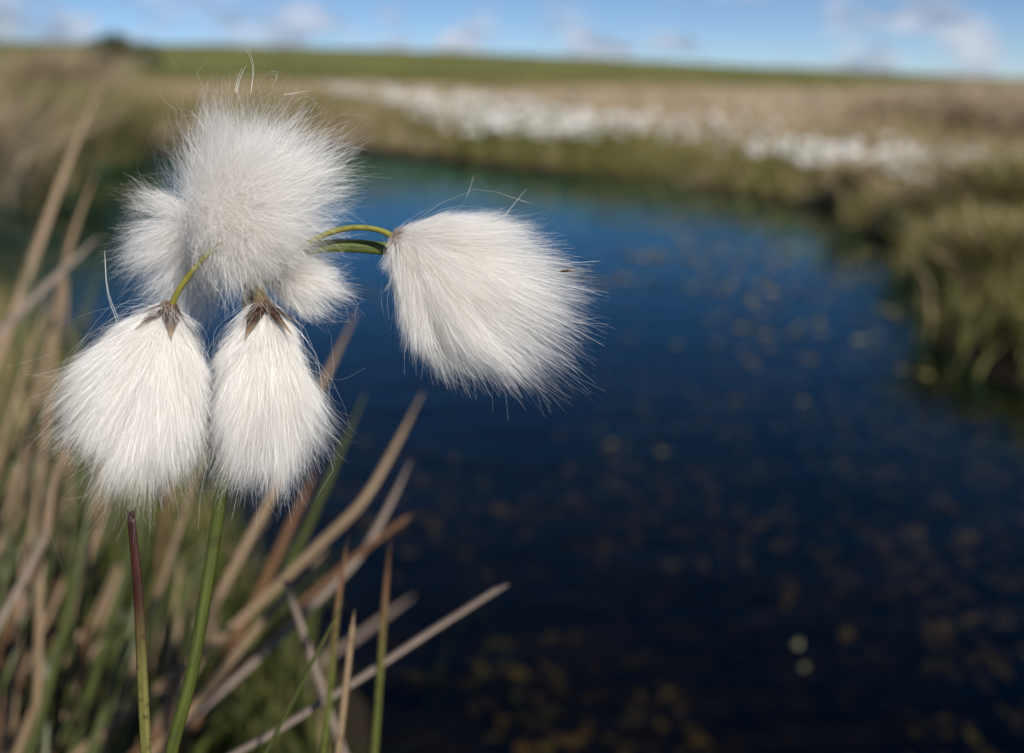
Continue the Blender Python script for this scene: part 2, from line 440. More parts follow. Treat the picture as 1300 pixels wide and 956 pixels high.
# thatch on the near bank round the cotton grass: dark green, shade put into its hue
p, s = scatter(60000, -2.6, 0.1, 0.30, 2.4, 0.0, 2.0)
k = (p[:, 0] < -0.12 * p[:, 1]) & (np.hypot(p[:, 0], p[:, 1]) > 0.45); p = p[k]; n = len(p)
hue = 0.06 + 0.12 * patch(p, 6, 5) + rng.normal(0, 0.14, n) + 0.45 * (rng.uniform(size=n) < 0.16)
tag(grass("bank_grass", p, rng.uniform(0.05, 0.17, n), rng.uniform(0.002, 0.004, n), hue, 0.45, 0.4), "dark green undergrowth on the near bank behind the rush stems", "grass", kind="stuff")

# tussocks: each one a clump of its own
def tussock(px, py, dist_z, hgt, rad, n, hue, label, group="tussocks on the pond banks", lean=0.55, wd=(0.006, 0.012)):
    b = G(px, py, 0.05); b[2] = float(ground_h(np.array([b[0]]), np.array([b[1]]))[0])
    a = rng.uniform(0, 6.283, n); r = rad * 0.6 * np.sqrt(rng.uniform(0, 1, n))
    base = np.stack([r * np.cos(a), r * np.sin(a), np.full(n, -0.02)], 1)
    hh = hgt * rng.uniform(0.55, 1.05, n)
    v, f, hu = grass_data(base, hh, rng.uniform(*wd, n), hue - 0.03 + 0.10 * np.sin(a * 2 + px) + rng.normal(0, 0.16, n), lean, 0.5)
    v[:, :2] *= 1 + 0.5 * (np.clip(v[:, 2:3], 0, None) / hgt) * rad / max(rad, 0.2)
    o = link("grass_tussock", np_mesh("grass_tussock", v, f, MAT_GRASS, {"hue": hu}))
    o.location = b
    return tag(o, label, "tussock", group)
TUS = [(-60, 246, 0.66, 0.40, 0.82, "tallest tawny tussock standing over the pond beyond the long slanting straw blade"),
       (40, 226, 0.62, 0.42, 0.52, "broad olive brown tussock just beside the tall slanting straw blade"),
       (125, 196, 0.60, 0.45, 0.56, "olive tinged tussock leaning over the dark undercut corner of the pond"),
       (205, 184, 0.56, 0.50, 0.82, "straw tussock right below the dark round bush"),
       (285, 183, 0.48, 0.45, 0.46, "low olive tussock between the bush and the topmost cotton head"),
       (-140, 232, 0.62, 0.5, 0.42, "half green tussock at the outer end of the tawny row"),
       (90, 176, 0.62, 0.6, 0.9, "pale tussock behind the row of tawny tussocks near the bush"),
       (1105, 258, 0.22, 0.16, 0.70, "yellow green tuft jutting into the water at the bend of the shore"),
       (1215, 298, 0.22, 0.22, 0.68, "green tuft on the shore just past the yellow green one"),
       (1270, 372, 0.22, 0.20, 0.55, "dark green tuft low at the water where the near shore begins"),
       (1290, 300, 0.38, 0.25, 0.58, "olive tussock standing behind the dark green waterside tuft"),
       (1240, 200, 0.40, 0.45, 1.0, "pinkish straw tussock rising almost to the skyline beside the white drift"),
       (1320, 215, 0.48, 0.45, 1.0, "pale straw tussock crossing the skyline at the edge of the moor"),
       (1130, 190, 0.36, 0.45, 0.98, "straw tussock at the end of the white cotton grass drift")]
for px, py, hg, rd, hu, lb in TUS:
    tussock(px, py, 0, hg * (1.22 if px < 300 else 1.08), rd, 800 if hu > 0.95 else 1700, hu, lb, lean=0.30 if hu > 0.95 else 0.5)

# dark round bush on the skyline
bush = bpy.data.objects.new("bush", None); COL.objects.link(bush)
bb = G(158, 150, 0.05); bb = np.array([bb[0], bb[1], 0.0]); bb[2] = float(ground_h(np.array([bb[0]]), np.array([bb[1]]))[0])
bush.location = bb
tag(bush, "dark green rounded bush breaking the skyline behind the tawny tussocks", "bush")
n = 2600
q = rng.normal(size=(n, 3)); q /= np.linalg.norm(q, axis=1)[:, None]
q *= rng.uniform(0.45, 1, (n, 1)) ** 0.5
cl = np.column_stack([np.linspace(-0.42, 0.42, 9), rng.normal(0, 0.15, 9), 0.50 + 0.16 * np.cos(np.linspace(-1.5, 1.5, 9)) + rng.normal(0, 0.04, 9)])
lc = cl[rng.integers(0, 9, n)] + q * np.array([0.24, 0.24, 0.22]) * rng.uniform(0.7, 1.1, (n, 1))
e1 = rng.normal(size=(n, 3)); e1 /= np.linalg.norm(e1, axis=1)[:, None]
e2 = np.cross(e1, rng.normal(size=(n, 3))); e2 /= np.linalg.norm(e2, axis=1)[:, None]
sz = rng.uniform(0.02, 0.04, (n, 1))
lv = np.stack([lc - e1 * sz, lc + e2 * sz * 0.45, lc + e1 * sz, lc - e2 * sz * 0.45], 1)
link("foliage", np_mesh("foliage", lv, np.arange(4 * n).reshape(-1, 4), MAT_BUSH, {"hue": np.repeat(rng.uniform(0, 1, n), 4)}), bush)
for i in range(5):
    c = cl[i]
    tube("branch", [(c[0] * 0.15, c[1] * 0.15, -0.05), (c[0] * 0.5, c[1] * 0.5, 0.40), tuple(c)], [0.018, 0.012, 0.004], MAT_WOOD, bush, 6, 8)

# ------------------------------------------------------------------ far cotton grass: single plants nearest, the rest one drift
def tuft_geo(n_):
    """Unit far plant: a thin stalk and a drooping tuft of three lobes (t < 0.5 stalk, else cotton)."""
    v = []; f = []; t = []
    for k in range(3):
        a = 2.094 * k; v.append((0.0015 * math.cos(a), 0.0015 * math.sin(a), 0)); t.append(0)
    v.append((0, 0, 1)); t.append(0)
    f += [(0, 1, 3), (1, 2, 3), (2, 0, 3)]
    return v, f, t
def cotton_plants(base, hgt, size):
    """verts/faces/t of many far plants: stalk plus 2-4 hanging 8-faced tufts with ragged lower rims."""
    V = []; Fc = []; T = []; o = 0
    for b, h, s in zip(base, hgt, size):
        top = b + np.array([rng.normal(0, 0.03), rng.normal(0, 0.03), h])
        V += [b + (-0.0012, 0, 0), b + (0.0012, 0, 0), top]; T += [0, 0, 0]; Fc.append((o, o + 1, o + 2)); o += 3
        for k in range(rng.integers(2, 5)):
            a = rng.uniform(0, 6.283); c = top + np.array([math.cos(a), math.sin(a), 0]) * s * 0.45 + np.array([0, 0, -s * rng.uniform(0, 0.5)])
            V.append(c + (0, 0, s * 0.45)); T.append(1)
            for j in range(6):
                g = j * 1.0472 + a; rr_ = s * 0.42 * rng.uniform(0.7, 1.2)
                V.append(c + (rr_ * math.cos(g), rr_ * math.sin(g), -s * rng.uniform(0.15, 0.5))); T.append(1)
            V.append(c + (0, 0, -s * 0.65)); T.append(1)
            for j in range(6):
                m = (j + 1) % 6
                Fc += [(o, o + 1 + j, o + 1 + m), (o + 7, o + 1 + m, o + 1 + j)]
            o += 8
    return np.array(V), np.array(Fc), np.array(T)
def drift_pts(n):
    """Ground points in the white drift, from the photo's band of cotton behind the far shore."""
    px = rng.uniform(360, 1275, n)
    near = np.interp(px, [360, 480, 650, 850, 1000, 1085, 1180, 1275], [160, 168, 192, 214, 234, 242, 250, 256])
    far = np.interp(px, [360, 480, 650, 850, 1000, 1085, 1180, 1275], [150, 155, 170, 184, 197, 206, 217, 224])
    u = rng.uniform(0, 1, n) ** 0.9
    py = near + (far - near) * u
    q = np.array([G(a, b, 0.12) for a, b in zip(px, py)])
    q = q[shore_dist(q) > 0.12]
    q[:, 2] = ground_h(q[:, 0], q[:, 1])
    return q
q = drift_pts(2400)
q = q[(patch(q, 1.6, 9) + rng.normal(0, 0.6, len(q)) > -0.55) & (rng.uniform(size=len(q)) < np.interp(q[:, 0] / q[:, 1], [-0.2, 0.1, 0.2, 0.34, 0.5], [1, 1, 0.95, 0.6, 0.35]))]
order = np.argsort(np.hypot(q[:, 0], q[:, 1]))
q = q[order]
bins = ((q[:, 0] / q[:, 1] + 0.3) / 0.03).astype(int)          # the foremost few all along the drift stand singly
is_one = np.zeros(len(q), bool)
for bn in np.unique(bins):
    is_one[np.nonzero(bins == bn)[0][:7]] = True
single, rest = q[is_one], q[~is_one]
v, f, t = cotton_plants(rest, rng.uniform(0.13, 0.24, len(rest)), rng.uniform(0.026, 0.042, len(rest)))
tag(link("cotton_grass_drift", np_mesh("cotton_grass_drift", v, f, MAT_TUFT, {"t": t}, smooth=False)), "white drift of flowering cotton grass behind the far shore", "cotton grass", kind="stuff")
protos = []
for i in range(5):
    v, f, t = cotton_plants(np.zeros((1, 3)), [0.17], [0.030])
    protos.append(np_mesh("far_cotton_grass", v, f, MAT_TUFT, {"t": t}, smooth=False))
def far_plant(p, label, group):
    o = link("far_cotton_grass", protos[rng.integers(0, 5)]); o.location = p
    o.rotation_euler = (0, 0, rng.uniform(0, 6.28)); o.scale = (1, 1, rng.uniform(0.8, 1.2))
    return tag(o, label, "cotton grass", group)
for p_ in single:
    far_plant(p_, "small blurred white cotton grass plant along the near edge of the far drift", "cotton grass plants along the front of the far drift")

# ------------------------------------------------------------------ pond weed and floating leaves
n = 60000
p = np.stack([rng.uniform(-2.5, 2.2, n), rng.uniform(0.6, 6.5, n)], 1)
k = (shore_dist(p) < -0.05) & (0.8 * patch(p, 2.4, 11) + 0.8 * patch(p, 9, 12) + rng.normal(0, 0.25, n) > 0.20 - 1.5 * sstep(0.9, 0.1, -shore_dist(p)) * (p[:, 0] > 0.45))
p = p[k]; n = len(p)
afloat = rng.uniform(size=n) < 0.26 * sstep(1.5, 3.2, p[:, 1])
zz = -rng.uniform(0.003, 0.09, n) * np.where((shore_dist(p) > -0.7) & (p[:, 0] > 0.45), 0.25, 1)
a = rng.uniform(0, 6.283, n); l = rng.uniform(0.008, 0.022, n); tl = rng.uniform(-0.5, 0.5, n) * np.where(afloat, 0.15, 1)
zz[afloat] = 0.004
dx = np.stack([np.cos(a), np.sin(a), tl], 1) * l[:, None]; dy = np.stack([-np.sin(a), np.cos(a), rng.uniform(-.4, .4, n)], 1) * (l * 0.4)[:, None]
c = np.column_stack([p, zz - np.abs(tl) * l])
wv = np.stack([c - dx, c + dy, c + dx, c - dy], 1)
tag(link("pond_weed", np_mesh("pond_weed", wv, np.arange(4 * n).reshape(-1, 4), MAT_WEED, {"hue": np.repeat(rng.uniform(0, 1, n), 4)})), "brown and olive weed drifting under the pond surface", "pond weed", kind="stuff")
def pond_leaf(px, py, size, mat, label):
    b = G(px, py, 0.0045)
    k = 14; a = np.linspace(0, 2 * np.pi, k, endpoint=False)
    r = size * (1 + 0.18 * np.sin(2 * a + px) + 0.06 * rng.normal(size=k))
    top = np.stack([r * np.cos(a), r * np.sin(a) * 0.75, 0.0015 + 0.002 * np.sin(a * 2 + 1)], 1)
    bot = top - (0, 0, 0.0012)
    v = np.vstack([top, bot, [[0, 0, 0.0005]], [[0, 0, -0.0007]]])
    f = []
    for j in range(k):
        m = (j + 1) % k
        f += [(2 * k, j, m), (2 * k + 1, k + m, k + j), (j, k + j, k + m), (j, k + m, m)]
    o = link("floating_leaf", np_mesh("floating_leaf", v, f, mat)); o.location = b
    o.rotation_euler = (0.10, 0.03, rng.uniform(0, 6))
    tag(o, label, "leaf", "leaves floating on the pond")
pond_leaf(774, 564, 0.0090, MAT_PALE, "palest yellow leaf floating alone in the middle of the dark pond")
pond_leaf(842, 573, 0.0080, MAT_OLIVE, "olive yellow leaf floating next to the palest one")
pond_leaf(1011, 818, 0.0068, MAT_PALE, "larger of two cream leaves floating close to the near edge of the water")
pond_leaf(1019, 848, 0.0050, MAT_PALE, "smaller cream leaf floating just below the larger cream one")

# ------------------------------------------------------------------ the cotton grass in focus
plant = bpy.data.objects.new("cotton_grass", None); COL.objects.link(plant)
tag(plant, "cotton grass plant in focus with six fluffy white heads on one green stem", "cotton grass")
SEG = 6
def strips(P0, P1, P2, width, wob, rnd):
    """Bezier ribbons, n x (SEG+1) x 2 vertices."""
    n = len(P0)
    t = np.linspace(0, 1, SEG + 1)
    B = ((1 - t) ** 2)[None, :, None] * P0[:, None] + (2 * t * (1 - t))[None, :, None] * P1[:, None] + (t ** 2)[None, :, None] * P2[:, None]
    ph = rng.uniform(0, 6.283, (n, 1)); fq = rng.uniform(4, 13, (n, 1))
    dv = rng.normal(size=(n, 3)); dv /= np.linalg.norm(dv, axis=1)[:, None]
    B = B + (np.sin(ph + fq * t[None]) * t[None] ** 1.2 * wob[:, None])[:, :, None] * dv[:, None]
    tg = np.gradient(B, axis=1)
    sv_ = np.cross(tg, rng.normal(size=(n, 1, 3)))
    sv_ /= np.linalg.norm(sv_, axis=2)[:, :, None] + 1e-12
    w = width[:, None] * (1 - 0.7 * t[None] ** 2)
    V = np.stack([B - sv_ * w[:, :, None], B + sv_ * w[:, :, None]], 2)
    b0 = (np.arange(n) * (SEG + 1) * 2)[:, None] + (np.arange(SEG) * 2)[None]
    Fq = np.stack([b0, b0 + 1, b0 + 3, b0 + 2], -1).reshape(-1, 4)
    T = np.broadcast_to(t[None, :, None], (n, SEG + 1, 2)); Rn = np.broadcast_to(rnd[:, None, None], (n, SEG + 1, 2))
    return V.reshape(-1, 3), Fq, T.ravel(), Rn.ravel()

def polar_outline(B, pts, axis_ang):
    """Outline points (px) -> two tables r(alpha) each side of the axis."""
    d = np.array(pts, float) - np.array(B)
    ang = np.arctan2(-d[:, 1], d[:, 0]); r = np.hypot(d[:, 0], d[:, 1])
    al = (ang - axis_ang + np.pi) % (2 * np.pi) - np.pi
    o = np.argsort(al)
    return al[o], r[o]

_fk = rng.normal(size=(3, 8, 3)); _fp = rng.uniform(0, 6.283, (3, 8))
def flow(p, f):
    """Smooth vector noise of frequency f (per metre): neighbouring bristles lean the same way."""
    o = np.zeros_like(p)
    for c in range(3):
        o[:, c] = np.sin(p @ (_fk[c].T * f) + _fp[c][None]).sum(1) / 2.8
    return o
def flower_head(B, depth, axis_px, pts, n, widen=0.25, droop=0.05, wob=0.065, mode="cone", cdepth=100, phimin=-0.6, amax=0.88, aexp=0.66, lobes=9, lobe=0.22,
                core=7, width=1.75e-5, fly=0.03, clump=0.5, front=0.68, nclump=500, scales=6, scale_len=42, label=None, inner=0.62,
                swirl=0.10, wide=0.05, sc_out=1.0, rootbrown=1.0, sweep=0.0):
    sc = depth / FPX
    Bw = P(B[0], B[1], depth)
    ax2 = np.array(axis_px, float) - np.array(B); ax_ang = math.atan2(-ax2[1], ax2[0])
    al, rt = polar_outline(B, pts, ax_ang)
    A3 = math.cos(ax_ang) * AR + math.sin(ax_ang) * AU
    S3 = -math.sin(ax_ang) * AR + math.cos(ax_ang) * AU          # side, towards positive alpha
    N3 = -AF
    def dirs(m):
        if mode == "cone":
            a = amax * rng.uniform(0, 1, m) ** aexp
            k = rng.uniform(size=m) < wide
            a[k] = rng.uniform(amax, amax + 0.55, k.sum())
            be = rng.uniform(0, 2 * np.pi, m)
            cb = 0.5 + 0.5 * np.sign(np.cos(be)) * np.abs(np.cos(be)) ** 0.5
            r = np.interp(a, al, rt) * cb + np.interp(-a, al, rt) * (1 - cb)
            r = r * (1 - (1 - front) * np.sin(be) ** 2 * np.sin(a))
            D = np.cos(a)[:, None] * A3 + np.sin(a)[:, None] * (np.cos(be)[:, None] * S3 + front * np.sin(be)[:, None] * N3)
            D /= np.linalg.norm(D, axis=1)[:, None]
            return D, r
        th = rng.uniform(-np.pi, np.pi, m)
        ph = np.arcsin(rng.uniform(math.sin(phimin), 1, m))
        rr_ = np.interp(th, np.concatenate([al - 2 * np.pi, al, al + 2 * np.pi]), np.tile(rt, 3))
        L = ((np.cos(ph) / rr_) ** 3 + (np.abs(np.sin(ph)) / cdepth) ** 3) ** (-1 / 3)
        D = np.cos(ph)[:, None] * (np.cos(th)[:, None] * A3 + np.sin(th)[:, None] * S3) + np.sin(ph)[:, None] * N3
        return D, L
    D, r = dirs(n)
    CD, CR = dirs(nclump)
    idx = np.concatenate([np.argmax(D[i:i + 2000] @ CD.T, axis=1) for i in range(0, n, 2000)])
    LD, LR = dirs(lobes)                                         # a few big wisps, with partings between them
    li = np.argmax(D @ LD.T, axis=1)
    lk = lobe * rng.uniform(0.2, 1, n)[:, None]
    D = D * (1 - lk) + LD[li] * lk; D /= np.linalg.norm(D, axis=1)[:, None]
    r = r * rng.normal(0.99, 0.035, lobes)[li]
    ck = rng.uniform(0.0, 1, n)[:, None] ** 1.3 * clump
    tipd = D * (1 - ck) + CD[idx] * ck; tipd /= np.linalg.norm(tipd, axis=1)[:, None]
    ln = r * (1 - ck[:, 0]) + CR[idx] * ck[:, 0]
    ln *= rng.normal(1.0, 0.03, nclump)[idx] * np.where(rng.uniform(size=n) < 0.72, rng.uniform(0.88, 1.02, n), rng.uniform(inner, 0.95, n)) * rng.normal(1.0, 0.03, n)
    fl = rng.uniform(size=n) < fly
    ln[fl] *= rng.uniform(0.95, 1.12, fl.sum())
    wb = np.where(fl, 0.10, wob) * rng.uniform(0.2, 1.6, n) * ln * sc
    ln = ln * sc
    wd_ = D - widen * A3[None] if mode == "cone" else D.copy()
    wd_ /= np.linalg.norm(wd_, axis=1)[:, None]
    off = rng.normal(size=(n, 3)) * core * sc * 0.5
    P0 = off
    P1 = off + wd_ * (ln * rng.uniform(0.40, 0.55, n))[:, None]
    P2 = off * 0.6 + tipd * ln[:, None]
    P2[:, 2] -= droop * ln * rng.uniform(0.3, 1.4, n)
    P1 += flow(P2 + Bw * 3, 190) * ln[:, None] * swirl * 0.6
    P2 += flow(P2 + Bw * 5, 230) * ln[:, None] * swirl * 0.55 + flow(P2 + Bw * 2, 700) * ln[:, None] * swirl * 0.30
    if sweep:                                                   # wind-combed: broad locks bend together, the upper ones over to one side, the lower ones down
        up_ = np.clip(P2 @ AU / (0.8 * ln.max()), -1, 1)[:, None]; rt_ = np.clip(P2 @ AR / (0.8 * ln.max()), -1, 1)[:, None]
        fl_ = flow(P2 + Bw * 4, 75)
        P1 += (fl_ * 0.55 + AU * 0.5 * np.clip(up_, 0, 1)) * ln[:, None] * sweep
        P2 += (fl_ * 0.45 + AR * (0.75 * np.clip(up_, 0, 1) * np.clip(rt_ + 0.35, 0, 1)) - AU * 0.55 * np.clip(rt_ - 0.1, 0, 1) - AU * 0.35 * np.clip(-up_, 0, 1)) * ln[:, None] * sweep
    P2 += rng.normal(size=(n, 3)) * ln[:, None] * 0.034
    if fl.any():
        P1[fl] += rng.normal(size=(fl.sum(), 3)) * ln[fl][:, None] * 0.22
        P2[fl] += rng.normal(size=(fl.sum(), 3)) * ln[fl][:, None] * 0.10
    rn = np.clip(0.55 + 0.12 * rng.normal(size=nclump)[idx] + 0.2 * rng.normal(size=n), 0, 1)
    V, Fq, T, Rn = strips(P0, P1, P2, width * rng.uniform(0.6, 1.25, n), wb, rn)
    k = 8; rows = 6                                              # seed core: a small knobbly ovoid
    cv = []; cf = []
    for i in range(rows + 1):
        u = i / rows; rad = core * sc * 1.1 * math.sin(math.pi * (0.08 + 0.84 * u)) * (1 + 0.12 * rng.normal())
        for j in range(k):
            a = 2 * math.pi * j / k
            cv.append(A3 * (u - 0.35) * core * sc * 2.4 + (S3 * math.cos(a) + N3 * math.sin(a)) * rad)
    for i in range(rows):
        for j in range(k):
            m = (j + 1) % k
            cf.append((i * k + j, i * k + m, (i + 1) * k + m, (i + 1) * k + j))
    head = link("flower_head", np_mesh("flower_head", cv, cf, MAT_CORE), plant)
    head.location = Bw
    if label: head["label"] = label
    br = link("bristles", np_mesh("bristles", V, Fq, MAT_BRISTLE, {"t": T if rootbrown == 1 else 1 - (1 - T) * rootbrown, "rnd": Rn}), head)
    br["kind"] = "stuff"
    # papery brown scales clasping the base of the tuft, lying outside the bristles
    for i in range(scales):
        be = 2 * math.pi * (i + rng.uniform(-0.3, 0.3)) / scales + 0.9
        rv = math.cos(be) * S3 + front * math.sin(be) * N3
        tn = -math.sin(be) * S3 + math.cos(be) * N3
        Ls = scale_len * sc * rng.uniform(0.6, 1.2)
        st = -A3 * core * sc * 1.1 + rv * core * sc * 0.45
        so = sc_out * rng.uniform(0.85, 1.15)
        p1 = A3 * Ls * 0.28 + rv * (core * sc * 1.0 + Ls * 0.44 * so)
        p2 = A3 * Ls * 0.80 + rv * (core * sc * 1.0 + Ls * 1.05 * so) + tn * Ls * rng.normal(0, 0.08)
        wv_ = sc * rng.uniform(0.8, 1.2)
        tube("scale", [st, p1, p2], [5 * wv_, 9.5 * wv_, 10 * wv_, 7 * wv_, 3 * wv_, 0.5 * wv_], MAT_SCALE, head, 8, 12, 0.14, tn, 0.0)
    return head
def pedicel(head, pts, rad, mat=None):
    w = np.array([P(*p) for p in pts]) - np.array(head.location)
    return tube("pedicel", w, rad, mat or MAT_PEDICEL, head, 10, 28)
def px_r(px, d): return px * d / FPX

D_TOP, D_REAR, D_LOW, D_MID, D_SIDE, D_SMALL = 0.184, 0.203, 0.181, 0.186, 0.188, 0.193
# hanging head, lower of the two drooping ones
h3 = flower_head((215, 392), D_LOW, (168, 530), [(258, 470), (262, 520), (252, 568), (240, 606), (200, 624), (150, 622), (112, 618), (90, 584), (74, 540), (64, 510), (84, 475), (120, 440), (160, 408), (190, 394), (262, 440), (248, 405)],
                 31000, widen=0.0, droop=0.03, label="drooping head farthest out, hung on a curved olive stalk")
pedicel(h3, [(302, 300, 0.186), (268, 319, 0.180), (240, 350, 0.180), (224, 374, 0.1805), (216, 394, D_LOW)], [px_r(3.4, .19), px_r(3.8, .185), px_r(4.2, .181)])
# hanging head directly above the stem
h4 = flower_head((334, 388), D_MID, (340, 520), [(266, 535), (270, 575), (286, 610), (330, 628), (366, 618), (392, 592), (406, 562), (412, 535), (398, 490), (384, 450), (372, 415), (355, 392), (262, 490), (266, 445), (284, 412), (312, 393)],
                 31000, widen=0.0, droop=0.02, label="drooping head hanging straight down over the green stem", scale_len=46, scales=8)
pedicel(h4, [(322, 352, 0.190), (328, 368, 0.188), (334, 390, D_MID)], [px_r(7, .19), px_r(8, .188), px_r(9, .186)], MAT_SHEATH)
# head thrust out sideways
h5 = flower_head((508, 305), D_SIDE, (632, 388), [(500, 350), (510, 395), (528, 440), (560, 466), (600, 482), (640, 478), (672, 474), (704, 452), (732, 422), (742, 383), (740, 345), (706, 306), (662, 280), (600, 268), (545, 276), (515, 292)],
                 36000, widen=0.0, droop=0.05, aexp=0.52, lobe=0.12, fly=0.015, label="head thrust sideways over the blue water", core=9, scale_len=40, scales=8, amax=1.12)
pedicel(h5, [(338, 350, 0.192), (378, 318, 0.191), (410, 299, 0.190), (450, 289, 0.189), (484, 293, 0.1885), (510, 307, D_SIDE)], [px_r(3, .19), px_r(3.8, .19), px_r(3.8, .19), px_r(3.6, .188), px_r(4.8, .188)])
# big topmost head, facing the lens
h1 = flower_head((297, 280), D_TOP + 0.004, (370, 180), [(276, 150), (299, 132), (336, 122), (378, 136), (408, 156), (424, 186), (426, 225), (418, 264), (402, 296), (370, 320), (342, 346), (312, 356), (290, 338), (276, 304), (262, 276), (252, 248), (256, 218), (264, 180)],
                 44000, mode="ball", cdepth=105, lobes=9, lobe=0.34, phimin=-0.75, droop=0.05, wob=0.05, fly=0.05, core=42, swirl=0.16, sweep=0.30, rootbrown=0.55, label="largest fluffy head, topmost and facing outward", scales=0, clump=0.25, nclump=700, inner=0.5)
pedicel(h1, [(322, 352, 0.192), (314, 318, 0.192), (298, 284, D_TOP + 0.004)], [px_r(4, .19)] * 3)
# ragged shaded head behind
h2 = flower_head((256, 290), D_REAR, (196, 350), [(232, 424), (262, 420), (288, 395), (200, 412), (172, 380), (150, 345), (136, 300), (150, 262), (184, 244), (222, 258), (245, 274), (298, 360)],
                 9000, widen=0.15, droop=0.10, wob=0.10, amax=1.5, fly=0.22, lobes=10, lobe=0.4, clump=0.7, nclump=150, label="shaded ragged head behind the topmost one", inner=0.35, swirl=0.22, scales=6, scale_len=38)
pedicel(h2, [(322, 354, 0.196), (290, 318, 0.200), (256, 288, D_REAR)], [px_r(4, .2)] * 3)
# small brownish head
h6 = flower_head((352, 352), D_SMALL, (420, 372), [(352, 316), (394, 322), (424, 332), (440, 352), (444, 378), (424, 394), (398, 404), (376, 392), (356, 378)],
                 7000, widen=0.05, droop=0.14, wob=0.10, amax=1.1, fly=0.2, lobes=7, lobe=0.4, clump=0.7, nclump=120, label="smallest head, brownish at the base, under the topmost one", inner=0.5, scales=3, scale_len=24)
pedicel(h6, [(326, 366, 0.193), (338, 358, 0.193), (352, 352, D_SMALL)], [px_r(4, .193)] * 3)

stem_pts = [P(212, 956, 0.193) + np.array([-0.035, -0.075, 0.03 - P(212, 956, 0.193)[2]]), P(219, 950, 0.193) + np.array([-0.022, -0.050, -0.22]), P(219, 950, 0.193) + np.array([-0.014, -0.032, -0.14]), P(219, 950, 0.193) + np.array([-0.0075, -0.016, -0.07]), P(219, 950, 0.193) + np.array([-0.0035, -0.007, -0.03]), P(219, 950, 0.193), P(241, 866, 0.193), P(262, 750, 0.193), P(282, 620, 0.193), P(305, 470, 0.193), P(322, 360, 0.193), P(324, 345, 0.193)]
tube("stem", stem_pts, [px_r(9, .19), px_r(9, .19), px_r(8.8, .19), px_r(8.5, .19), px_r(8.3, .19), px_r(8, .19), px_r(7, .19)], MAT_STEM, plant, 14, 60, 0.92, rough=0.006)
tube("bract", [P(330, 358, 0.194), P(352, 336, 0.1935), P(390, 316, 0.193), P(440, 312, 0.193), P(502, 317, 0.193)], [px_r(6, .193), px_r(7.5, .193), px_r(8.5, .193), px_r(8.5, .193), px_r(8.2, .193)], MAT_BRACT, plant, 12, 24, 0.55, AU, 0.12)
tube("bract", [P(318, 400, 0.1915), P(316, 378, 0.191), P(319, 352, 0.191)], [px_r(9, .191), px_r(9, .191), px_r(7, .191)], MAT_SHEATH, plant, 10, 12, 0.4)
# loose threads torn out of the heads
th = [[(318, 120, .184), (322, 84, .184), (316, 62, .184)], [(345, 112, .183), (352, 95, .183), (342, 94, .183), (330, 104, .183)],
      [(175, 268, .203), (160, 236, .203)], [(210, 265, .203), (182, 236, .203), (164, 222, .203)], [(150, 404, .181), (138, 372, .183), (133, 322, .186)],
      [(130, 446, .181), (82, 466, .180), (40, 478, .179)], [(560, 290, .188), (592, 256, .188), (604, 222, .19)], [(300, 118, .184), (306, 96, .184), (312, 84, .184)],
      [(398, 470, .186), (430, 478, .186), (462, 468, .186)], [(504, 345, .188), (494, 362, .188), (482, 374, .188)], [(498, 330, .188), (497, 352, .188), (488, 368, .187)],
      [(640, 275, .188), (668, 240, .19)], [(195, 615, .181), (202, 634, .181), (205, 650, .181)], [(360, 120, .184), (395, 115, .183)], [(262, 165, .184), (240, 140, .185), (226, 136, .186)]]
Vs = []; Fs = []; Ts = []; Rs = []; o_ = 0
for pts in th:
    for rep in range(2):
        c = spline([P(*p) + rng.normal(size=3) * 0.0004 * rep for p in pts], SEG + 1)
        sv_ = np.cross(np.gradient(c, axis=0), rng.normal(size=3)); sv_ /= np.linalg.norm(sv_, axis=1)[:, None]
        w = 3.6e-5 * (1 - 0.6 * np.linspace(0, 1, SEG + 1))[:, None]
        Vs.append(np.stack([c - sv_ * w, c + sv_ * w], 1).reshape(-1, 3))
        Fs.append(np.array([(o_ + 2 * i, o_ + 2 * i + 1, o_ + 2 * i + 3, o_ + 2 * i + 2) for i in range(SEG)]))
        Ts.append(np.full(2 * SEG + 2, 0.6)); Rs.append(np.full(2 * SEG + 2, 0.8)); o_ += 2 * SEG + 2
lt = link("loose_bristles", np_mesh("loose_bristles", np.vstack(Vs), np.vstack(Fs), MAT_BRISTLE, {"t": np.concatenate(Ts), "rnd": np.concatenate(Rs)}), plant)
lt["kind"] = "stuff"

def snap(o, amount):
    """Tears the last ring of a blunt leaf so that its end is uneven, along the leaf only."""
    me = o.data; n = len(me.vertices) - 2
    d = (me.vertices[n - 8].co - me.vertices[n - 24].co).normalized()
    for i in range(n - 8, n):
        me.vertices[i].co += d * rng.uniform(-amount, amount * 0.6)
